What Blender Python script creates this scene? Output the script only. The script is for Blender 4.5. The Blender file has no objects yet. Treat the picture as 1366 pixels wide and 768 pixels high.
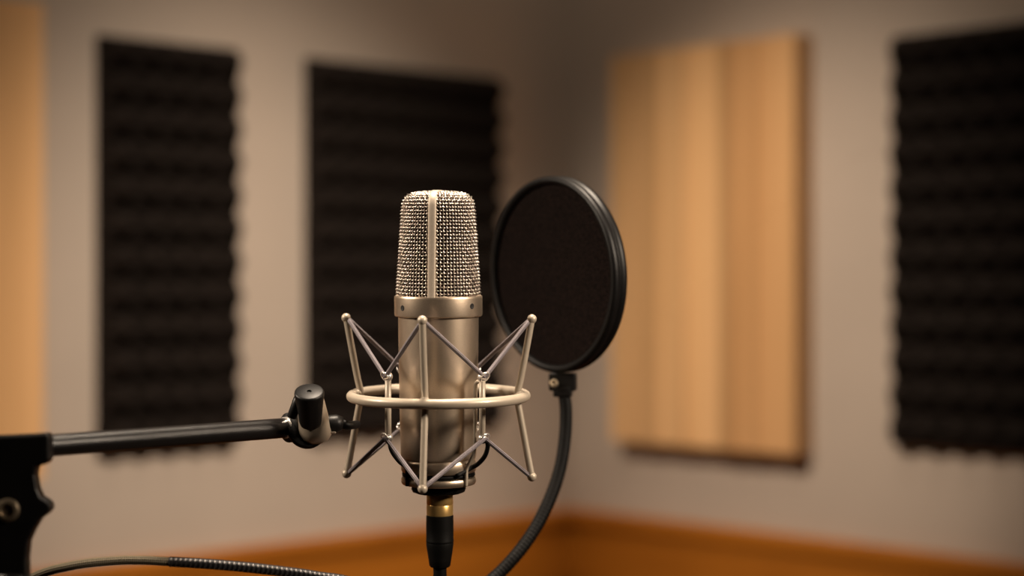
import bpy, math, random
from mathutils import Vector, Matrix

random.seed(7)
F = 2400.0            # focal length in pixels of the 1366x768 frame
H = 1.25              # camera height
PHI = -math.atan2(2400.0, 2500.0)   # yaw: room walls stay axis aligned, camera looks into the corner
RZ = Matrix.Rotation(PHI, 4, 'Z')
sc = bpy.context.scene
COL = sc.collection
PI = math.pi


def P(u, v, z):
    """point seen at pixel (u, v) standing z metres in front of the camera (view frame)"""
    return Vector(((u - 683) * z / F, z, H + (384 - v) * z / F))


def W(p):
    return RZ @ Vector(p)


# ------------------------------------------------------------------ mesh builder
class MB:
    def __init__(self):
        self.v = []; self.f = []; self.uv = {}; self.sm = []; self.col = []

    def add(self, verts, faces, smooth=True, uvs=None, col=None):
        o = len(self.v)
        self.v += [tuple(p) for p in verts]
        for i, fc in enumerate(faces):
            k = len(self.f)
            self.f.append(tuple(a + o for a in fc))
            self.sm.append(smooth)
            if uvs is not None:
                self.uv[k] = uvs[i]
            self.col.append(col)

    def box(self, a, b, M=None, col=None):
        x0, y0, z0 = a; x1, y1, z1 = b
        vs = [Vector(p) for p in ((x0, y0, z0), (x1, y0, z0), (x1, y1, z0), (x0, y1, z0),
                                  (x0, y0, z1), (x1, y0, z1), (x1, y1, z1), (x0, y1, z1))]
        if M is not None:
            vs = [M @ p for p in vs]
        self.add(vs, [(0, 3, 2, 1), (4, 5, 6, 7), (0, 1, 5, 4), (1, 2, 6, 5), (2, 3, 7, 6), (3, 0, 4, 7)], False, col=col)

    def lathe(self, prof, n=64, M=None, smooth=True):
        """prof: list of (r, z); r = 0 closes"""
        vs = []; rows = []
        for r, z in prof:
            if r <= 1e-9:
                rows.append([len(vs)]); vs.append(Vector((0, 0, z)))
            else:
                rows.append(list(range(len(vs), len(vs) + n)))
                for k in range(n):
                    a = 2 * PI * k / n
                    vs.append(Vector((r * math.cos(a), r * math.sin(a), z)))
        fs = []
        for A, B in zip(rows, rows[1:]):
            for k in range(n):
                k2 = (k + 1) % n
                if len(A) == 1 and len(B) == 1:
                    continue
                if len(A) == 1:
                    fs.append((A[0], B[k2], B[k]))
                elif len(B) == 1:
                    fs.append((A[k], A[k2], B[0]))
                else:
                    fs.append((A[k], A[k2], B[k2], B[k]))
        if M is not None:
            vs = [M @ p for p in vs]
        self.add(vs, fs, smooth)

    def ball(self, c, r, n=16, sz=1.0):
        prof = [(r * math.sin(PI * i / n), -r * math.cos(PI * i / n) * sz) for i in range(n + 1)]
        prof[0] = (0, -r * sz); prof[-1] = (0, r * sz)
        self.lathe(prof, 2 * n, Matrix.Translation(Vector(c)))

    def tube(self, pts, rad, n=12, closed=False, caps=True):
        """sweep; rad scalar or list. UV: x = length, y = turn"""
        pts = [Vector(p) for p in pts]
        m = len(pts)
        rad = rad if isinstance(rad, (list, tuple)) else [rad] * m
        tan = []
        for i in range(m):
            if closed:
                t = pts[(i + 1) % m] - pts[i - 1]
            else:
                t = pts[min(i + 1, m - 1)] - pts[max(i - 1, 0)]
            tan.append(t.normalized())
        nrm = tan[0].orthogonal().normalized()
        vs = []; L = [0.0]
        for i in range(m):
            nrm = (nrm - tan[i] * nrm.dot(tan[i])).normalized()
            b = tan[i].cross(nrm)
            for k in range(n):
                a = 2 * PI * k / n
                vs.append(pts[i] + (nrm * math.cos(a) + b * math.sin(a)) * rad[i])
            if i:
                L.append(L[-1] + (pts[i] - pts[i - 1]).length)
        fs = []; uvs = []
        for i in range(m if closed else m - 1):
            j = (i + 1) % m
            la, lb = L[i], (L[j] if j else L[-1] + (pts[0] - pts[-1]).length)
            for k in range(n):
                k2 = (k + 1) % n
                fs.append((i * n + k, i * n + k2, j * n + k2, j * n + k))
                uvs.append(((la, k / n), (la, (k + 1) / n), (lb, (k + 1) / n), (lb, k / n)))
        if not closed and caps:
            for i, s in ((0, -1), (m - 1, 1)):
                c = len(vs); vs.append(pts[i] + tan[i] * s * rad[i] * 0.25)
                for k in range(n):
                    k2 = (k + 1) % n
                    fs.append((c, i * n + (k if s > 0 else k2), i * n + (k2 if s > 0 else k)))
                    uvs.append(((0, 0), (0, 0), (0, 0)))
        self.add(vs, fs, True, uvs)

    def build(self, name, mat, parent=None, bevel=0, label=None, autosmooth=None):
        me = bpy.data.meshes.new(name)
        me.from_pydata(self.v, [], self.f)
        me.polygons.foreach_set('use_smooth', self.sm)
        if self.uv:
            lay = me.uv_layers.new(name='UVMap')
            for k, u in self.uv.items():
                pl = me.polygons[k]
                for li, q in zip(pl.loop_indices, u):
                    lay.data[li].uv = q
        if any(c is not None for c in self.col):
            at = me.color_attributes.new('Col', 'FLOAT_COLOR', 'CORNER')
            for k, c in enumerate(self.col):
                for li in me.polygons[k].loop_indices:
                    at.data[li].color = (*(c or (1, 1, 1)), 1)
        me.update()
        if autosmooth is not None:
            me.set_sharp_from_angle(angle=autosmooth)
        o = bpy.data.objects.new(name, me)
        COL.objects.link(o)
        me.materials.append(mat)
        if parent is not None:
            o.parent = parent
        if bevel:
            b = o.modifiers.new('bevel', 'BEVEL'); b.width = bevel; b.segments = 3; b.limit_method = 'ANGLE'
            b.angle_limit = math.radians(40)
        if label:
            o['label'] = label
        return o


def empty(name, M, label, cat, group=None):
    o = bpy.data.objects.new(name, None)
    COL.objects.link(o)
    o.empty_display_size = 0.02
    o.matrix_world = M
    o['label'] = label; o['category'] = cat
    if group: o['group'] = group
    return o


def tag(o, label, cat, group=None):
    o['label'] = label; o['category'] = cat
    if group: o['group'] = group
    return o


def struct(o):
    o['kind'] = 'structure'
    return o


def smooth_path(pts, n=12):
    """Catmull-Rom through pts"""
    pts = [Vector(p) for p in pts]
    q = [pts[0] * 2 - pts[1]] + pts + [pts[-1] * 2 - pts[-2]]
    out = []
    for i in range(1, len(q) - 2):
        a, b, c, d = q[i - 1], q[i], q[i + 1], q[i + 2]
        for k in range(n):
            t = k / n
            out.append(0.5 * ((2 * b) + (c - a) * t + (2 * a - 5 * b + 4 * c - d) * t * t + (3 * b - a - 3 * c + d) * t ** 3))
    out.append(pts[-1])
    return out


def resample(pts, step):
    out = [pts[0]]; acc = 0.0
    for a, b in zip(pts, pts[1:]):
        L = (b - a).length
        if L < 1e-9: continue
        t = step - acc
        while t <= L:
            out.append(a.lerp(b, t / L)); t += step
        acc = L - (t - step)
    return out


# ------------------------------------------------------------------ materials
def mat(name, color, rough=0.5, metal=0.0, spec=0.5, noise=0.0, nscale=40, bump=0.0, bscale=200, coat=0.0, coords='Object', stretch=None):
    m = bpy.data.materials.new(name); m.use_nodes = True
    nt = m.node_tree; N = nt.nodes; bs = N['Principled BSDF']
    bs.inputs['Base Color'].default_value = (*color, 1)
    bs.inputs['Roughness'].default_value = rough
    bs.inputs['Metallic'].default_value = metal
    bs.inputs['Specular IOR Level'].default_value = spec
    bs.inputs['Coat Weight'].default_value = coat
    tc = N.new('ShaderNodeTexCoord')
    mp = N.new('ShaderNodeMapping')
    nt.links.new(tc.outputs[coords], mp.inputs['Vector'])
    if stretch: mp.inputs['Scale'].default_value = stretch
    nz = N.new('ShaderNodeTexNoise'); nz.inputs['Scale'].default_value = nscale; nz.inputs['Detail'].default_value = 4
    nt.links.new(mp.outputs['Vector'], nz.inputs['Vector'])
    cr = N.new('ShaderNodeValToRGB')
    cr.color_ramp.elements[0].position = 0.3; cr.color_ramp.elements[1].position = 0.7
    cr.color_ramp.elements[0].color = (*[c * (1 - noise) for c in color], 1)
    cr.color_ramp.elements[1].color = (*[min(1, c * (1 + noise)) for c in color], 1)
    nt.links.new(nz.outputs['Fac'], cr.inputs['Fac'])
    nt.links.new(cr.outputs['Color'], bs.inputs['Base Color'])
    if bump:
        n2 = N.new('ShaderNodeTexNoise'); n2.inputs['Scale'].default_value = bscale; n2.inputs['Detail'].default_value = 2
        nt.links.new(mp.outputs['Vector'], n2.inputs['Vector'])
        bp = N.new('ShaderNodeBump'); bp.inputs['Strength'].default_value = bump; bp.inputs['Distance'].default_value = 0.001
        nt.links.new(n2.outputs['Fac'], bp.inputs['Height'])
        nt.links.new(bp.outputs['Normal'], bs.inputs['Normal'])
    return m


def mat_braid(name, base, fleck, k_len, turns, thr, rough=0.55):
    """woven sleeve: two counter-running spirals over the tube's own length/turn coordinates"""
    m = bpy.data.materials.new(name); m.use_nodes = True
    nt = m.node_tree; N = nt.nodes; bs = N['Principled BSDF']
    tc = N.new('ShaderNodeTexCoord'); sx = N.new('ShaderNodeSeparateXYZ')
    nt.links.new(tc.outputs['UV'], sx.inputs[0])

    def math_(op, a, b=None):
        n = N.new('ShaderNodeMath'); n.operation = op
        for i, x in enumerate((a, b)):
            if x is None: continue
            if isinstance(x, (int, float)): n.inputs[i].default_value = x
            else: nt.links.new(x, n.inputs[i])
        return n.outputs[0]
    L = math_('MULTIPLY', sx.outputs['X'], k_len); T = math_('MULTIPLY', sx.outputs['Y'], 2 * PI * turns)
    s1 = math_('SINE', math_('ADD', L, T)); s2 = math_('SINE', math_('SUBTRACT', L, T))
    h = math_('MULTIPLY', s1, s2)
    fac = math_('GREATER_THAN', h, thr)
    mx = N.new('ShaderNodeMix'); mx.data_type = 'RGBA'
    mx.inputs['A'].default_value = (*base, 1); mx.inputs['B'].default_value = (*fleck, 1)
    nt.links.new(fac, mx.inputs['Factor'])
    nt.links.new(mx.outputs['Result'], bs.inputs['Base Color'])
    bp = N.new('ShaderNodeBump'); bp.inputs['Strength'].default_value = 0.6; bp.inputs['Distance'].default_value = 0.0006
    nt.links.new(h, bp.inputs['Height']); nt.links.new(bp.outputs['Normal'], bs.inputs['Normal'])
    bs.inputs['Roughness'].default_value = rough
    return m


def mat_wood(name, base, dark, light, use_col=False, scale=(30, 30, 1.2), rough=0.45):
    m = bpy.data.materials.new(name); m.use_nodes = True
    nt = m.node_tree; N = nt.nodes; bs = N['Principled BSDF']
    tc = N.new('ShaderNodeTexCoord'); mp = N.new('ShaderNodeMapping')
    mp.inputs['Scale'].default_value = scale
    nt.links.new(tc.outputs['Object'], mp.inputs['Vector'])
    nz = N.new('ShaderNodeTexNoise'); nz.inputs['Scale'].default_value = 1.0; nz.inputs['Detail'].default_value = 5
    nz.inputs['Distortion'].default_value = 0.6
    nt.links.new(mp.outputs['Vector'], nz.inputs['Vector'])
    cr = N.new('ShaderNodeValToRGB')
    cr.color_ramp.elements[0].position = 0.28; cr.color_ramp.elements[0].color = (*dark, 1)
    cr.color_ramp.elements[1].position = 0.72; cr.color_ramp.elements[1].color = (*light, 1)
    e = cr.color_ramp.elements.new(0.5); e.color = (*base, 1)
    nt.links.new(nz.outputs['Fac'], cr.inputs['Fac'])
    out = cr.outputs['Color']
    if use_col:
        at = N.new('ShaderNodeAttribute'); at.attribute_name = 'Col'
        mx = N.new('ShaderNodeMix'); mx.data_type = 'RGBA'; mx.blend_type = 'MULTIPLY'; mx.inputs['Factor'].default_value = 1
        nt.links.new(out, mx.inputs['A']); nt.links.new(at.outputs['Color'], mx.inputs['B'])
        out = mx.outputs['Result']
    nt.links.new(out, bs.inputs['Base Color'])
    bs.inputs['Roughness'].default_value = rough
    bp = N.new('ShaderNodeBump'); bp.inputs['Strength'].default_value = 0.15; bp.inputs['Distance'].default_value = 0.001
    nt.links.new(nz.outputs['Fac'], bp.inputs['Height']); nt.links.new(bp.outputs['Normal'], bs.inputs['Normal'])
    return m


M_WALL = mat('wall_paint', (0.50, 0.42, 0.355), 0.85, noise=0.03, nscale=6, bump=0.15, bscale=350)
M_CEIL = mat('ceiling_paint', (0.2, 0.17, 0.14), 0.9, noise=0.04, nscale=5)
M_DARKWALL = mat('dark_wall', (0.09, 0.075, 0.06), 0.9, noise=0.05, nscale=6)
M_FLOOR = mat_wood('floor_wood', (0.12, 0.06, 0.03), (0.08, 0.04, 0.02), (0.17, 0.09, 0.045), scale=(2, 40, 1))
M_ORANGE = mat_wood('orange_wood', (0.43, 0.145, 0.013), (0.36, 0.115, 0.010), (0.50, 0.172, 0.016), scale=(3, 3, 14), rough=0.4)
M_PANELWOOD = mat_wood('pale_wood', (0.79, 0.475, 0.225), (0.68, 0.395, 0.175), (0.88, 0.55, 0.275), use_col=True, scale=(28, 28, 0.9))
M_FOAM = mat('charcoal_foam', (0.018, 0.0135, 0.0115), 0.95, spec=0.12, noise=0.2, nscale=60, bump=0.4, bscale=700)
M_CHAMP = mat('champagne_metal', (0.66, 0.535, 0.41), 0.36, metal=0.92, noise=0.05, nscale=1500, bump=0.06, bscale=2500)
M_RIB = mat('rib_satin', (0.62, 0.53, 0.43), 0.5, metal=0.35, noise=0.04, nscale=400)
M_WIRE = mat('grille_wire', (0.74, 0.65, 0.57), 0.3, metal=1.0, noise=0.12, nscale=900)
M_LINING = mat('grille_lining', (0.03, 0.012, 0.008), 0.7, noise=0.3, nscale=300)
M_BEIGE = mat('beige_enamel', (0.48, 0.41, 0.325), 0.42, metal=0.2, noise=0.03, nscale=200, coat=0.15)
M_CORD = mat_braid('elastic_cord', (0.195, 0.168, 0.182), (0.28, 0.247, 0.268), 3500, 4, 0.1, 0.6)
M_BLACK = mat('black_plastic', (0.0055, 0.005, 0.005), 0.42, spec=0.27, noise=0.2, nscale=80, bump=0.08, bscale=1500)
M_BLACKM = mat('black_powdercoat', (0.009, 0.008, 0.008), 0.3, spec=0.35, noise=0.25, nscale=900, bump=0.25, bscale=1800, coat=0.1)
M_RUBBER = mat('black_rubber', (0.0045, 0.0042, 0.004), 0.55, spec=0.13, noise=0.2, nscale=100)
M_CHROME = mat('chrome', (0.80, 0.76, 0.72), 0.25, metal=0.75, noise=0.03, nscale=50)
M_GOLD = mat('gold_plating', (0.86, 0.55, 0.20), 0.3, metal=0.8, noise=0.06, nscale=60)
M_BRASS = mat('dull_brass', (0.45, 0.36, 0.25), 0.4, metal=0.9, noise=0.15, nscale=200)
M_CREAM = mat('cream_metal', (0.46, 0.385, 0.30), 0.3, metal=0.5, noise=0.04, nscale=60, coat=0.2)
M_HOLE = mat('hole_black', (0.006, 0.005, 0.005), 0.7)
M_OLIVE = mat_braid('olive_braid', (0.098, 0.078, 0.043), (0.145, 0.116, 0.068), 2600, 6, 0.0, 0.7)
M_FLECK = mat_braid('flecked_braid', (0.009, 0.008, 0.009), (0.26, 0.24, 0.23), 1100, 2, 0.68, 0.5)

# pop filter cloth: fine weave
M_CLOTH = mat('popfilter_cloth', (0.010, 0.006, 0.005), 0.85, spec=0.08, noise=0.9, nscale=650, bump=0.6, bscale=900)

# ------------------------------------------------------------------ room (walls axis aligned)
CV = Vector(((760 - 683) / F * 3.25, 3.25, 0))      # room corner in the view frame
C = W(CV)
CX, CY = C.x, C.y                                     # left wall: y = CY ; right wall: x = CX
RL = 5.2; HT = 2.6; TH = 0.12


def slab(name, a, b, m):
    mb = MB(); mb.box(a, b)
    return struct(mb.build(name, m))


slab('wall_left', (CX - RL, CY, 0), (CX + TH, CY + TH, HT), M_WALL)
slab('wall_right', (CX, CY - RL, 0), (CX + TH, CY, HT), M_WALL)
slab('wall_back', (CX - RL, CY - RL - TH, 0), (CX + TH, CY - RL, HT), M_DARKWALL)
slab('wall_front', (CX - RL - TH, CY - RL - TH, 0), (CX - RL, CY + TH, HT), M_DARKWALL)
slab('floor', (CX - RL - TH, CY - RL - TH, -0.1), (CX + TH, CY + TH, 0), M_FLOOR)
slab('ceiling', (CX - RL - TH, CY - RL - TH, HT), (CX + TH, CY + TH, HT + 0.1), M_CEIL)

# wainscot boards and their cap rails
ZC = H - 0.395


def rail_profile(mb, run0, run1, axis):
    # outline (out from wall, height)
    prof = [(0, 0), (0.016, 0), (0.016, 0.006), (0.024, 0.012), (0.026, 0.030), (0.022, 0.036), (0, 0.036)]
    vs = []; n = len(prof)
    for r in (run0, run1):
        for o, z in prof:
            if axis == 'x': vs.append((r, CY - o, ZC - 0.036 + z))
            else: vs.append((CX - o, r, ZC - 0.036 + z))
    fs = [(i, (i + 1) % n, (i + 1) % n + n, i + n) for i in range(n)] + [tuple(range(n)), tuple(range(2 * n - 1, n - 1, -1))]
    mb.add(vs, fs, False)


mb = MB(); mb.box((CX - RL, CY - 0.012, 0.0), (CX, CY, ZC - 0.036)); struct(mb.build('trim_1', M_ORANGE))
mb = MB(); mb.box((CX - 0.012, CY - RL, 0.0), (CX, CY - 0.012, ZC - 0.036)); struct(mb.build('trim_2', M_ORANGE))
mb = MB(); rail_profile(mb, CX - RL, CX, 'x'); struct(mb.build('trim_3', M_ORANGE))
mb = MB(); rail_profile(mb, CY - RL, CY - 0.026, 'y'); struct(mb.build('trim_4', M_ORANGE))


def on_left(u, off=0.0):
    """world x on the left wall (plane pulled off from the wall) seen at column u"""
    d = W(((u - 683) / F, 1, 0)); t = (CY - off) / d.y
    return d.x * t


def on_right(u, off=0.0):
    d = W(((u - 683) / F, 1, 0)); t = (CX - off) / d.x
    return d.y * t


# ------------------------------------------------------------------ acoustic foam
def foam(width, height, nx, nz, label):
    mb = MB(); b = 0.014; h = 0.042
    cw, ch = width / nx, height / nz
    vs = {}; V = []; Fc = []

    def vert(p):
        k = (round(p[0], 5), round(p[1], 5), round(p[2], 5))
        if k not in vs: vs[k] = len(V); V.append(p)
        return vs[k]
    t = 0.07
    for i in range(nx):
        for j in range(nz):
            x0, z0 = i * cw, j * ch
            c = [vert((x0, -b, z0)), vert((x0 + cw, -b, z0)), vert((x0 + cw, -b, z0 + ch)), vert((x0, -b, z0 + ch))]
            mx, mz = x0 + cw / 2, z0 + ch / 2
            a = [vert((mx + sx * cw * t, -b - h, mz + sz * ch * t)) for sx, sz in ((-1, -1), (1, -1), (1, 1), (-1, 1))]
            for q in range(4):
                Fc.append((c[q], c[(q + 1) % 4], a[(q + 1) % 4], a[q]))
            Fc.append(tuple(a))
    mb.add(V, Fc, False)
    mb.box((0, -b, 0), (width, 0, height))
    o = mb.build('foam_panel', M_FOAM)
    return tag(o, label, 'acoustic foam', 'pyramid foam panels on the walls')


FB, FT = H - 0.236, H + 0.362
x0, x1 = on_left(137, 0.02), on_left(316, 0.012)
o = foam(x1 - x0, FT - FB, max(3, round((x1 - x0) / 0.05)), 12, 'narrow charcoal pyramid foam panel on the left wall above the boom tube')
o.location = (x0, CY, FB)
x0, x1 = on_left(416, 0.02), on_left(664, 0.012)
o = foam(x1 - x0, FT - FB, max(3, round((x1 - x0) / 0.05)), 12, 'charcoal pyramid foam panel on the left wall directly behind the microphone')
o.location = (x0, CY, FB)
y0 = on_right(1192, 0.012)
o = foam(0.60, 0.62, 12, 12, 'charcoal pyramid foam panel on the right wall, cut by the frame beyond the wooden panel')
o.rotation_euler = (0, 0, -PI / 2); o.location = (CX, y0, H - 0.238)


# ------------------------------------------------------------------ wooden panels of vertical strips
def wood_panel(width, z0, z1, tones, label):
    mb = MB(); n = len(tones); x = 0.0
    tot = sum(w for w, _, _ in tones)
    for w, c, d in tones:
        ww = w / tot * width
        mb.box((x, -0.045 - d, z0), (x + ww, 0, z1), col=c)
        x += ww
    o = mb.build('wooden_panel', M_PANELWOOD)
    return tag(o, label, 'wooden panel', 'wooden acoustic panels on the walls')


def g(k, r=1.0): return (k * r, k, k / r)


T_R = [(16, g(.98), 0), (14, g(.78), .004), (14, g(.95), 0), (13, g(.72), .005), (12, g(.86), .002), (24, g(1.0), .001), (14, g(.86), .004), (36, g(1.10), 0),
       (12, g(.96), .002), (20, g(.66, 1.05), .005), (14, g(.80, 1.08), .001), (12, g(.72, 1.06), .004), (26, g(.78, 1.08), 0), (22, g(.83, 1.05), .002), (3, g(.60, 1.08), .0015)]  # last thin strip darkened: shade of the panel's side face painted into its colour
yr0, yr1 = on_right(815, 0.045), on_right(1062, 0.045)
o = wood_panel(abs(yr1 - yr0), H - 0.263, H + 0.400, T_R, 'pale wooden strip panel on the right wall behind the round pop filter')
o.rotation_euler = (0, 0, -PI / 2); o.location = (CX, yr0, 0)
T_L = [(30, g(1.0), 0), (26, g(1.1), .003), (30, g(.95), .001), (24, g(1.05), 0), (40, g(1.12, 1.02), .002), (40, g(1.04, 1.03), 0)]
xr = on_left(51, 0.03)
o = wood_panel(0.36, H - 0.263, H + 0.390, T_L, 'pale wooden panel on the left wall, cut by the frame above the stand bracket')
o.location = (xr - 0.36, CY, 0)

# ------------------------------------------------------------------ microphone rig
D = 1.15
S = D / F                                # metres per pixel at the microphone
V0 = 527.5
TILT = math.radians(2.0)
O = P(585, V0, D)
RIG = RZ @ Matrix.Translation(O) @ Matrix.Rotation(TILT, 4, 'X')


def hz(v): return (V0 - v) * S           # height on the axis


def cyl(r, az, v):
    """rig point: radius in px, azimuth in degrees from the camera side (positive to the right), height of row v"""
    a = math.radians(az)
    return Vector((r * S * math.sin(a), -r * S * math.cos(a), hz(v)))


mic = empty('condenser_microphone', RIG, 'champagne metal studio condenser microphone with wire mesh head, held in the shock mount', 'microphone')

# body
def prof(l): return [(r * S, hz(v)) for r, v in l]


mb = MB()
mb.lathe(prof([(0, 646), (44, 646), (48.5, 645), (50, 642.5), (50, 638), (49, 636), (46.5, 635), (46.5, 629), (49.3, 628), (50.3, 626),
               (50.3, 615), (49.5, 613), (48.8, 612), (48.8, 610.5), (50.2, 609.5), (50.6, 605), (51.5, 560), (52.6, 500), (53.4, 440), (53.4, 421), (53.4, 418), (0, 418)]), 128)
mb.build('body', M_CHAMP, mic, autosmooth=math.radians(35))
mb = MB(); mb.lathe(prof([(46, 629.2), (48.6, 630), (48.9, 632), (48.6, 634), (46, 634.8)]), 96)
mb.build('retaining_band', M_RUBBER, mic)
mb = MB(); mb.lathe(prof([(0, 657), (30, 657.5), (35, 655.5), (36.5, 652), (35.5, 648), (33, 646), (0, 646)]), 64)
mb.build('base_disc', M_RUBBER, mic)
# collar
mb = MB(); mb.lathe(prof([(53, 421.5), (57, 421.3), (58.3, 420.2), (58.6, 418), (58.6, 397), (58.3, 394.6), (57.4, 393.6), (54, 393), (0, 393)]), 128)
collar = mb.build('collar', M_CHAMP, mic, autosmooth=math.radians(35))
for az, v in ((-51, 409), (51, 406.5), (129, 407), (-129, 407)):
    m4 = Matrix.Translation(cyl(58.2, az, v)) @ Matrix.Rotation(math.radians(az), 4, 'Z') @ Matrix.Rotation(PI / 2, 4, 'X')
    mb = MB(); mb.lathe([(0, 0.45 * S), (2.2 * S, 0.45 * S), (2.9 * S, 0.6 * S), (3.3 * S, 0.9 * S), (3.8 * S, 0.6 * S), (3.9 * S, -1 * S)], 24, m4)
    mb.build('screw', M_HOLE, collar)
# grille: woven wires on a tapering dome
gp = [(55.0, 395), (53.0, 362), (51.0, 330), (49.1, 298), (47.6, 279), (46.4, 271), (44.0, 265.2), (40, 261.4), (33, 258.9), (23, 257.8), (12, 257.2), (0.0, 257)]
gv = [Vector((r, 0, -v)) for r, v in gp]
gs = resample(smooth_path(gv, 10), 4.55)
gs = [p for p in gs if p.x > 5]
MW = 72


def gnormal(i):
    a = gs[max(i - 1, 0)]; b = gs[min(i + 1, len(gs) - 1)]
    t = (b - a).normalized()
    return Vector((t.z, 0, -t.x))


rw = MB()
AMP = 1.0
rnd = [[random.uniform(-0.5, 0.5) for _ in range(MW)] for _ in gs]


def gpt(i, k2, sign):
    """wire point on ring i at half step k2 of 2*MW"""
    p = gs[i]; n = gnormal(i)
    off = 0.0
    if k2 % 2 == 0:
        k = k2 // 2
        off = sign * (AMP if (i + k) % 2 == 0 else -AMP) + rnd[i][k % MW]
    r = p.x + n.x * off; z = p.z + n.z * off
    a = 2 * PI * k2 / (2 * MW)
    return Vector((r * S * math.sin(a), -r * S * math.cos(a), (V0 + z) * S))


for i in range(len(gs)):
    rw.tube([gpt(i, k, 1) for k in range(2 * MW)], [(1.6 if (k % 2 == 0 and (i + k // 2) % 2 == 0) else 0.66) * S for k in range(2 * MW)], 6, closed=True)
for k in range(MW):
    pts = []
    for i in range(len(gs)):
        if gs[i].x < 14 and k % 2: break
        pts.append(gpt(i, 2 * k, -1))
        if i + 1 < len(gs):
            q = gpt(i, 2 * k + 1, 0); q2 = gpt(i + 1, 2 * k + 1, 0)
            a = 2 * PI * k / MW; rr = (gs[i].x + gs[i + 1].x) / 2; zz = (gs[i].z + gs[i + 1].z) / 2
            pts.append(Vector((rr * S * math.sin(a), -rr * S * math.cos(a), (V0 + zz) * S)))
    rw.tube(pts, [(1.6 if (q % 2 == 0 and (q // 2 + k) % 2 == 1) else 0.66) * S for q in range(len(pts))], 6)
grille = rw.build('head_grille', M_WIRE, mic, label='silvery woven wire mesh head')
mb = MB(); mb.lathe(prof([(max(r - 3.2, 0), v + 3.2) for r, v in gp]), 64)
mb.build('grille_lining', M_LINING, grille)
# rib over the head, front to back
mb = MB()
rib = [Vector((p.x, 0, p.z)) for p in smooth_path(gv, 10)]
path = []
azr = math.radians(-7)
nrmls = []
allp = rib + [Vector((-p.x, 0, p.z)) for p in reversed(rib[:-1])]
vs = []; fs = []
for i, p in enumerate(allp):
    a = allp[max(i - 1, 0)]; b = allp[min(i + 1, len(allp) - 1)]
    t = (b - a).normalized(); n = Vector((t.z, 0, -t.x))
    # radial direction of the rib in the rig: camera side at azimuth -7
    def place(r, s, z):
        lean = 0.0
        x = r * math.sin(azr) + s * math.cos(azr); y = -r * math.cos(azr) + s * math.sin(azr)
        return Vector((x * S, y * S, (V0 + z) * S))
    for s, hgt in ((-5.3, -1.0), (-5.1, 2.4), (-4.3, 3.2), (0, 3.35), (4.3, 3.2), (5.1, 2.4), (5.3, -1.0)):
        vs.append(place(p.x + n.x * hgt, s, p.z + n.z * hgt))
for i in range(len(allp) - 1):
    for k in range(6):
        fs.append((i * 7 + k, i * 7 + k + 1, i * 7 + 7 + k + 1, i * 7 + 7 + k))
mb.add(vs, fs, True)
mb.build('grille_rib', M_RIB, grille, label='plain champagne strip over the mesh head')

# ------------------------------------------------------------------ shock mount
sm = empty('shock_mount', RIG, 'beige ring shock mount with grey elastic cords around the microphone body', 'shock mount')
mb = MB(); mb.tube([cyl(116, 360 * k / 120, V0) for k in range(120)], 6.7 * S, 20, closed=True)
mb.build('ring', M_BEIGE, sm)
AZ_OUT = (-97, -7, 83, 173)
VT = {-97: 424.5, -7: 420.5, 83: 424.5, 173: 424.5}
VB = 634
for az in AZ_OUT:
    mb = MB()
    pts = smooth_path([cyl(125, az, VT[az]), cyl(119.5, az, 455), cyl(111, az, 500), cyl(106.3, az, 521), cyl(105.6, az, V0), cyl(106.3, az, 534), cyl(110.5, az, 556), cyl(118.5, az, 600), cyl(125, az, VB)], 6)
    mb.tube(pts, 4.6 * S, 14)
    mb.ball(cyl(110, az, V0 - 1.0), 8.0 * S, 12)
    rod = mb.build('outer_rod', M_BEIGE, sm)
    for v in (VT[az], VB):
        mb = MB(); mb.ball(cyl(125.3, az, v), 6.3 * S, 12)
        mb.build('tip', M_BEIGE, rod)
AZ_IN = (-52, 47, 146, -142)
VHT, VHB = 498, 578
for az in AZ_IN:
    mb = MB(); mb.tube([cyl(81, az, VHT), cyl(81, az, 540), cyl(81, az, VHB)], 4.2 * S, 14)
    rod = mb.build('inner_rod', M_BEIGE, sm)
    for v in (VHT, VHB):
        mb = MB()
        c = cyl(81, az, v)
        mb.ball(c, 6.2 * S, 12)
        a = math.radians(az)
        rd = Vector((math.sin(a), -math.cos(a), 0)); tg = Vector((math.cos(a), math.sin(a), 0))
        cc = c + rd * 4.5 * S
        up = Vector((0, 0, 1))
        mb.tube([cc + (tg * math.cos(2 * PI * k / 24) + (up * 0.85 + rd * 0.5) * math.sin(2 * PI * k / 24)) * 7.2 * S for k in range(24)], 1.35 * S, 8, closed=True)
        mb.build('hook', M_CHROME, rod)
    mb = MB()
    if az in (47, -142):      # strut running straight down beside the body
        mb.tube(smooth_path([cyl(79, az, VHT + 6), cyl(72, az, VHT + 7), cyl(68.5, az, VHT + 14), cyl(68, az, 540), cyl(67, az, 590), cyl(60, az, 608), cyl(52.6, az, 620), cyl(51.6, az, 632), cyl(51.2, az, 644)], 6), 2.5 * S, 10)
        mb.build('cradle_strut', M_BEIGE, sm)
    else:
        mb.tube(smooth_path([cyl(80, az, VHB + 3), cyl(76, az, 596), cyl(64, az, 611), cyl(52.5, az, 620), cyl(51.4, az, 632), cyl(51.0, az, 644)], 6), 2.4 * S, 10)
        mb.build('cradle_strut', M_RUBBER, sm)
mb = MB()
mb.tube(smooth_path([cyl(86, 50, VHB + 4), cyl(84, 52, 590), cyl(76, 55, 603), cyl(62, 58, 615), cyl(52.5, 54, 621), cyl(51.5, 30, 629)], 8), 3.1 * S, 10)
mb.build('cord_loop', M_RUBBER, sm, label='short black cord loop')
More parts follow.
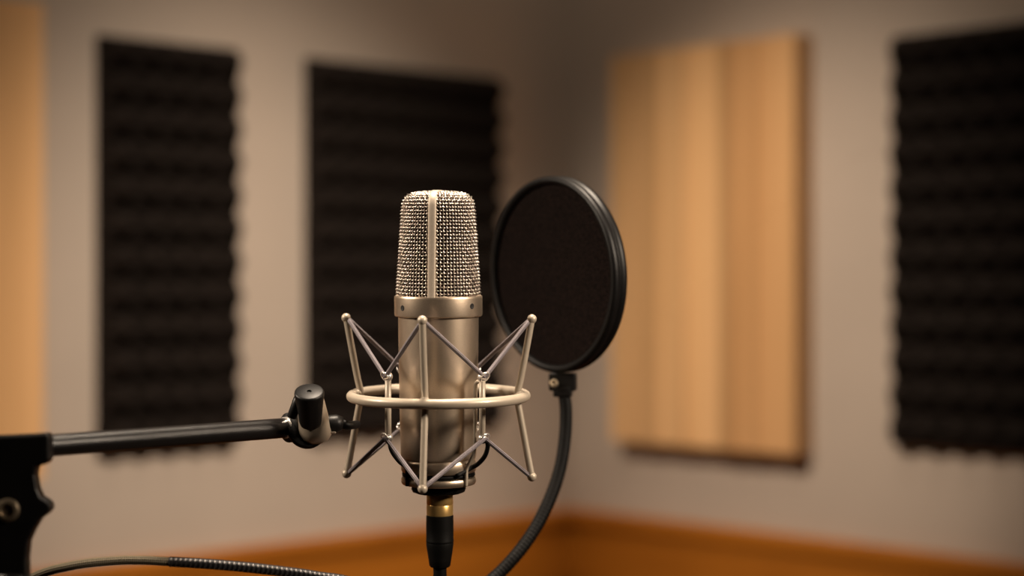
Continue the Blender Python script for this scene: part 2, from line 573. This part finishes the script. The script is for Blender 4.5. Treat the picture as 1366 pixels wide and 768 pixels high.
# cords: tips to hooks
for az in AZ_OUT:
    for s in (-45, 45):
        ai = min(AZ_IN, key=lambda q: abs((q - az - s + 180) % 360 - 180))
        for vt, vh in ((VT[az], VHT), (VB, VHB)):
            a = cyl(123.5, az, vt); b = cyl(85.5, ai, vh)
            if az == 83 and s == 45 and vh == VHB: continue
            mb = MB()
            mb.tube([a.lerp(b, t / 10) for t in range(11)], 2.9 * S, 12)
            mb.build('elastic_cord', M_CORD, sm)

# ------------------------------------------------------------------ microphone lead
lead = empty('microphone_cable', RIG, 'black microphone lead with gold plug under the champagne microphone', 'cable')
AX = Matrix.Translation((1.5 * S, 0, 0))
mb = MB(); mb.lathe(prof([(0, 657.2), (17, 657.2), (17.8, 658.5), (17.8, 672), (17.2, 673), (17.8, 674), (17.8, 687), (16, 688), (0, 688)]), 64, AX)
mb.build('plug_shell', M_GOLD, lead, autosmooth=math.radians(35), label='gold plug shell')
mb = MB(); mb.lathe(prof([(0, 687), (17, 687), (18.2, 688.5), (18.4, 705), (18.2, 720), (18.6, 721), (18.6, 723), (18.0, 724), (18.4, 726), (17.2, 735), (15.4, 746), (14.2, 755), (12.5, 757), (0, 757)]), 64, AX)
mb.build('plug_boot', M_RUBBER, lead, autosmooth=math.radians(35))
mb = MB()
mb.tube(smooth_path([AX @ Vector((0, 0, hz(v))) for v in (755, 790, 900, 1300)] + [Vector((0.03, 0.05, hz(2000))), Vector((0.08, 0.12, hz(2900)))], 8), 9 * S, 16)
mb.build('cord', M_RUBBER, lead)

# ------------------------------------------------------------------ pop filter (built in the view frame)
VIEW = RZ.copy()
ZP = 1.255
SP = ZP / F
pf = empty('pop_filter', RZ @ Matrix.Translation(P(742, 366, ZP)), 'round black mesh pop filter on a bent gooseneck beside the microphone', 'pop filter')
OP = P(742, 366, ZP)


def pl(u, v, z): return P(u, v, z) - OP


nd = Vector((-0.785, -0.615, -0.055)).normalized()      # facing the microphone
q = nd.to_track_quat('Z', 'Y').to_matrix().to_4x4()
q = Matrix.Translation((0, 0, 0)) @ q
mb = MB()
R = 131
# two hoops pressed together with a groove between
hp = [(R - 10.5, 9.0), (R - 8.5, 11.6), (R - 4.5, 12.4), (R - 1.2, 10.8), (R, 7.5), (R - .2, 2.2), (R - 2.2, .6), (R - 2.2, -.6), (R - .2, -2.2), (R, -7.5), (R - 1.2, -10.8), (R - 4.5, -12.4), (R - 8.5, -11.6), (R - 10.5, -9.0), (R - 10.5, 9.0)]
mb.lathe([(r * SP, z * SP) for r, z in reversed(hp)], 128, q)
mb.build('hoop', M_BLACK, pf)
mb = MB()
mb.lathe([(0, 6.5 * SP), (60 * SP, 6.3 * SP), ((R - 9) * SP, 5.5 * SP)], 96, q)
mb.build('cloth', M_CLOTH, pf)
mb = MB()
mb.lathe([(0, -6.5 * SP), (60 * SP, -6.3 * SP), ((R - 9) * SP, -5.5 * SP)][::-1], 96, q)
mb.build('cloth', M_CLOTH, pf)
# clamp under the hoop
mb = MB()
mb.box((-18 * SP, -9 * SP, -10 * SP), (18 * SP, 9 * SP, 14 * SP), Matrix.Translation(pl(751, 511, ZP)) @ Matrix.Rotation(math.radians(-12), 4, 'Z'))
mb.box((-12 * SP, -10 * SP, -7 * SP), (12 * SP, 10 * SP, 7 * SP), Matrix.Translation(pl(751, 522, ZP)) @ Matrix.Rotation(math.radians(-12), 4, 'Z'))
br = mb.build('bracket', M_BLACK, pf, bevel=2.5 * SP)
mb = MB()
mb.lathe([(0, 2 * SP), (2.2 * SP, 2 * SP), (2.4 * SP, 3 * SP), (5 * SP, 2.6 * SP), (6 * SP, 1.2 * SP), (6 * SP, -3 * SP)][::-1], 20, Matrix.Translation(pl(738.5, 511, ZP) + Vector((0, -10.2 * SP, 0))) @ Matrix.Rotation(PI / 2, 4, 'X'))
mb.build('screw', M_BRASS, br, label='brass screw')
POST = Vector((-0.2775, 1.0, 0))         # stand post in the view frame
gpts = [pl(752, 520, ZP), pl(755, 548, ZP - .002), pl(753.5, 585, ZP - .006), pl(747, 625, ZP - .012), pl(734, 664, ZP - .02), pl(713, 706, ZP - .03), pl(686, 743, ZP - .04),
        pl(651, 777, ZP - .05), pl(590, 818, ZP - .075), pl(480, 862, ZP - .12), pl(300, 905, ZP - .2), POST + Vector((0.03, 0, H - 0.235)) - OP]
gpth = resample(smooth_path(gpts, 24), 0.0009)
rr = [0.0044 + 0.00022 * math.cos(2 * PI * i / 3) for i in range(len(gpth))]
mb = MB(); mb.tube(gpth, rr, 14)
mb.build('gooseneck', M_RUBBER, pf)
mb = MB()
cpos = POST + Vector((0, 0, H - 0.235)) - OP
mb.box((-0.022, -0.02, -0.016), (0.034, 0.02, 0.016), Matrix.Translation(cpos))
mb.build('post_clamp', M_BLACK, pf, bevel=0.003)

# ------------------------------------------------------------------ boom stand
ZB = 1.0                                  # depth of the bracket
ZK = 1.135                                # depth of the swivel
SB = ZB / F; SK = ZK / F
OS = Vector((POST.x, POST.y, 0))
st = empty('boom_stand', RZ @ Matrix.Translation(OS), 'black boom stand whose tube reaches in from the left to the shock mount', 'microphone stand')


def sl(u, v, z): return P(u, v, z) - OS


# tube
A = sl(20, 597.5, ZB + .004); B = sl(380.5, 570.5, ZK)
mb = MB(); mb.tube([A.lerp(B, t / 12) for t in range(13)], 0.0063, 28)
mb.build('boom_tube', M_BLACKM, st)
ax = (B - A).normalized()
mb = MB(); mb.tube([B - ax * 2.2 * SK, B + ax * 3 * SK], 14.6 * SK, 32)
mb.build('end_ring', M_CHROME, st, label='bright metal ring')
# swivel joint: black dish, cream housing, tapered black knob
kax = Vector((0.02, -0.5, 0.86)).normalized()


def frame(c, axis):
    return Matrix.Translation(c) @ axis.to_track_quat('Z', 'Y').to_matrix().to_4x4()


dish_ax = Vector((0.30, -0.84, 0.40)).normalized()
mb = MB()
mb.lathe([(r * SK, z * SK) for r, z in [(0, -13), (16, -12.5), (22, -9), (26, -3), (26.8, 2), (25, 5), (20, 6), (0, 6)]], 48, frame(sl(409, 573, ZK), dish_ax))
mb.tube([B + ax * 3.5 * SK, B + ax * 5 * SK, B + ax * 9 * SK, B + ax * 17 * SK], [17 * SK, 20 * SK, 20 * SK, 14 * SK], 32)
mb.tube(smooth_path([sl(402, 524, ZK - .008), sl(395, 540, ZK - .010), sl(389, 556, ZK - .008)], 6), [7 * SK] * 6 + [6.5 * SK] * 7, 16)
sw = mb.build('swivel_joint', M_BLACK, st, autosmooth=math.radians(40))
mb = MB()
hc = sl(418.5, 563, ZK - .001)
mb.lathe([(r * SK, z * SK) for r, z in [(0, -29), (10, -28.5), (17, -25.5), (21.5, -19), (22.6, -12), (22, -4), (20, 10), (18, 26), (16.5, 34), (0, 35)]], 48, frame(hc, Vector((-0.10, -0.20, 0.97)).normalized()))
mb.build('housing', M_CREAM, sw, label='cream metal housing')
mb = MB()
kc = sl(412.5, 521.5, ZK - .022)
mb.lathe([(r * SK, z * SK) for r, z in [(0, -57), (9, -56), (13.5, -52), (14.8, -47), (17, -25), (19.4, -6), (19.6, -3), (18.8, -0.8), (17, 0), (3.2, 0), (2.8, -2.2), (0, -2.4)]], 48, frame(kc, kax))
knob = mb.build('knob', M_BLACK, sw, autosmooth=math.radians(50))
mb = MB(); mb.tube([kc + kax * (-2 * SK) + (Vector((1, 0, 0)) * math.cos(2 * PI * k / 16) + kax.cross(Vector((1, 0, 0))) * math.sin(2 * PI * k / 16)) * 3.0 * SK for k in range(16)], .6 * SK, 6, closed=True)
mb.build('knob_screw', M_HOLE, knob)
# threaded stub towards the shock mount
sa = sl(432, 566, ZK + .002); sb = sl(449, 564.5, ZK + .003); sd = sl(456, 565, ZK + .004)
mb = MB(); mb.tube([sa, sa.lerp(sb, .5), sb, sd], [11.5 * SK, 12 * SK, 12 * SK, 9.5 * SK], 28)
mb.tube([sd, sl(463, 567.5, ZK + .006), sl(477, 566, ZK + .0145)], [6.4 * SK, 6.2 * SK, 5.5 * SK], 20)
mb.build('mount_stub', M_BLACK, sw)
mb = MB(); mb.box((-6 * SK, -5 * SK, -1.3 * SK), (5 * SK, 5 * SK, 1.3 * SK), Matrix.Translation(sl(443, 576.5, ZK)))
mb.build('spacer', M_CREAM, sw, bevel=1 * SK)
# bracket at the post
mb = MB()
d = 13 * SB
ol = [(-45, 583), (40, 579.5), (61, 578), (65, 580), (65.5, 612), (62, 619), (48, 622), (46, 634), (49, 652), (54, 663), (62, 668), (67, 673), (67, 680), (62, 686), (53, 692), (44, 707), (37, 722), (34.5, 745), (35.5, 780), (-4, 780), (-45, 770)]
vs = [sl(u, v, ZB - d) for u, v in ol] + [sl(u, v, ZB - d) + Vector((0, 2 * d, 0)) for u, v in ol]
n = len(ol)
fs = [tuple(range(n - 1, -1, -1)), tuple(range(n, 2 * n))] + [(i, (i + 1) % n, (i + 1) % n + n, i + n) for i in range(n)]
mb.add(vs, fs, False)
bk = mb.build('bracket', M_BLACK, st, bevel=0.0016)
mb = MB()
bc = sl(11, 680, ZB - d) 
mb.lathe([(r * SB, z * SB) for r, z in [(15.5, -6), (15.5, 3), (14, 5.5), (9.5, 6.5), (8.5, 4), (0, 3.5)]], 32, Matrix.Translation(bc) @ Matrix.Rotation(PI / 2, 4, 'X'))
mb.build('bolt', M_BRASS, bk, autosmooth=math.radians(40), label='dull metal bolt')
# post and foot
pz = H + (384 - 765) * SB
mb = MB(); mb.tube([Vector((0, 0, 0.02)), Vector((0, 0, 0.5)), Vector((0, 0, pz))], 0.0095, 24)
mb.build('post', M_BLACKM, st)
mb = MB(); mb.lathe([(0, 0), (0.15, 0), (0.155, 0.004), (0.15, 0.012), (0.04, 0.024), (0.016, 0.06), (0, 0.06)], 64)
mb.build('foot', M_BLACKM, st)

# ------------------------------------------------------------------ loose braided cable
ZL = 1.08
OC = P(225, 747, ZL)
bc = empty('braided_cable', RZ @ Matrix.Translation(OC), 'braided cable, olive turning flecked black, arching along the bottom beside the stand bracket', 'cable')


def cl(u, v, z): return P(u, v, z) - OC


left = smooth_path([cl(-330, 1500, ZL + .14), cl(-200, 1050, ZL + .08), cl(-60, 830, ZL + .04), cl(40, 772, ZL + .01), cl(95, 754.5, ZL), cl(150, 747.8, ZL), cl(190, 747, ZL), cl(228, 749, ZL)], 16)
mb = MB(); mb.tube(resample(left, 0.0015), 6.2 * ZL / F, 16); mb.build('olive_sleeve', M_OLIVE, bc, label='olive braided sleeve')
right = smooth_path([cl(226, 749, ZL), cl(270, 751.5, ZL), cl(320, 755.5, ZL + .003), cl(370, 761, ZL + .006), cl(420, 768, ZL + .01), cl(480, 781, ZL + .014), cl(545, 830, ZL + .02), cl(590, 980, ZL - .02), cl(600, 1500, ZL - .05)], 16)
mb = MB(); mb.tube(resample(right, 0.0012), 6.9 * ZL / F, 18); mb.build('flecked_sleeve', M_FLECK, bc, label='black sleeve with pale flecks')

# ------------------------------------------------------------------ light
def area(name, loc, target, size, power, col, spread=PI):
    l = bpy.data.lights.new(name, 'AREA'); l.shape = 'DISK'; l.size = size; l.energy = power; l.color = col; l.spread = spread
    o = bpy.data.objects.new(name, l); COL.objects.link(o)
    p = W(loc); t = W(target)
    o.location = p; o.rotation_euler = (t - p).to_track_quat('-Z', 'Y').to_euler()
    return o


def spot(name, loc, target, size, power, col, ang, blend=1.0):
    l = bpy.data.lights.new(name, 'SPOT'); l.energy = power; l.color = col; l.shadow_soft_size = size
    l.spot_size = math.radians(ang); l.spot_blend = blend
    o = bpy.data.objects.new(name, l); COL.objects.link(o)
    p = W(loc); t = W(target)
    o.location = p; o.rotation_euler = (t - p).to_track_quat('-Z', 'Y').to_euler()
    return o


WARM = (1.0, 0.82, 0.64)
spot('wall_spot', (0.75, 0.95, H + 1.28), P(378, 490, 2.7), 0.10, 262, WARM, 31)
spot('wall_spot', (-0.80, 1.15, H + 1.28), P(1040, 430, 2.85), 0.10, 215, WARM, 27.5)
area('key_light', (-0.95, 1.05, H + 0.42), O, 0.26, 0.8, WARM, math.radians(48))
area('side_light', (0.85, 0.72, H + 0.40), O, 0.26, 1.05, WARM, math.radians(48))
area('overhead_light', (0.02, 1.22, H + 1.10), O, 0.28, 3.2, WARM, math.radians(55))
area('corner_fill', (0.05, 1.95, H + 1.25), (0.1, 3.25, H + 0.15), 0.5, 3.6, WARM)
w = bpy.data.worlds.new('world'); sc.world = w; w.use_nodes = True
w.node_tree.nodes['Background'].inputs['Color'].default_value = (0.9, 0.75, 0.6, 1)
w.node_tree.nodes['Background'].inputs['Strength'].default_value = 0.05

# ------------------------------------------------------------------ camera
cam = bpy.data.cameras.new('camera'); co = bpy.data.objects.new('camera', cam); COL.objects.link(co)
cam.sensor_width = 36; cam.lens = 36 * F / 1366
cam.clip_start = 0.02
co.location = (0, 0, H); co.rotation_euler = (PI / 2, 0, PHI)
cam.dof.use_dof = True; cam.dof.focus_distance = D - 0.025; cam.dof.aperture_fstop = 2.75
sc.camera = co
sc.view_settings.view_transform = 'Standard'
sc.view_settings.exposure = 0
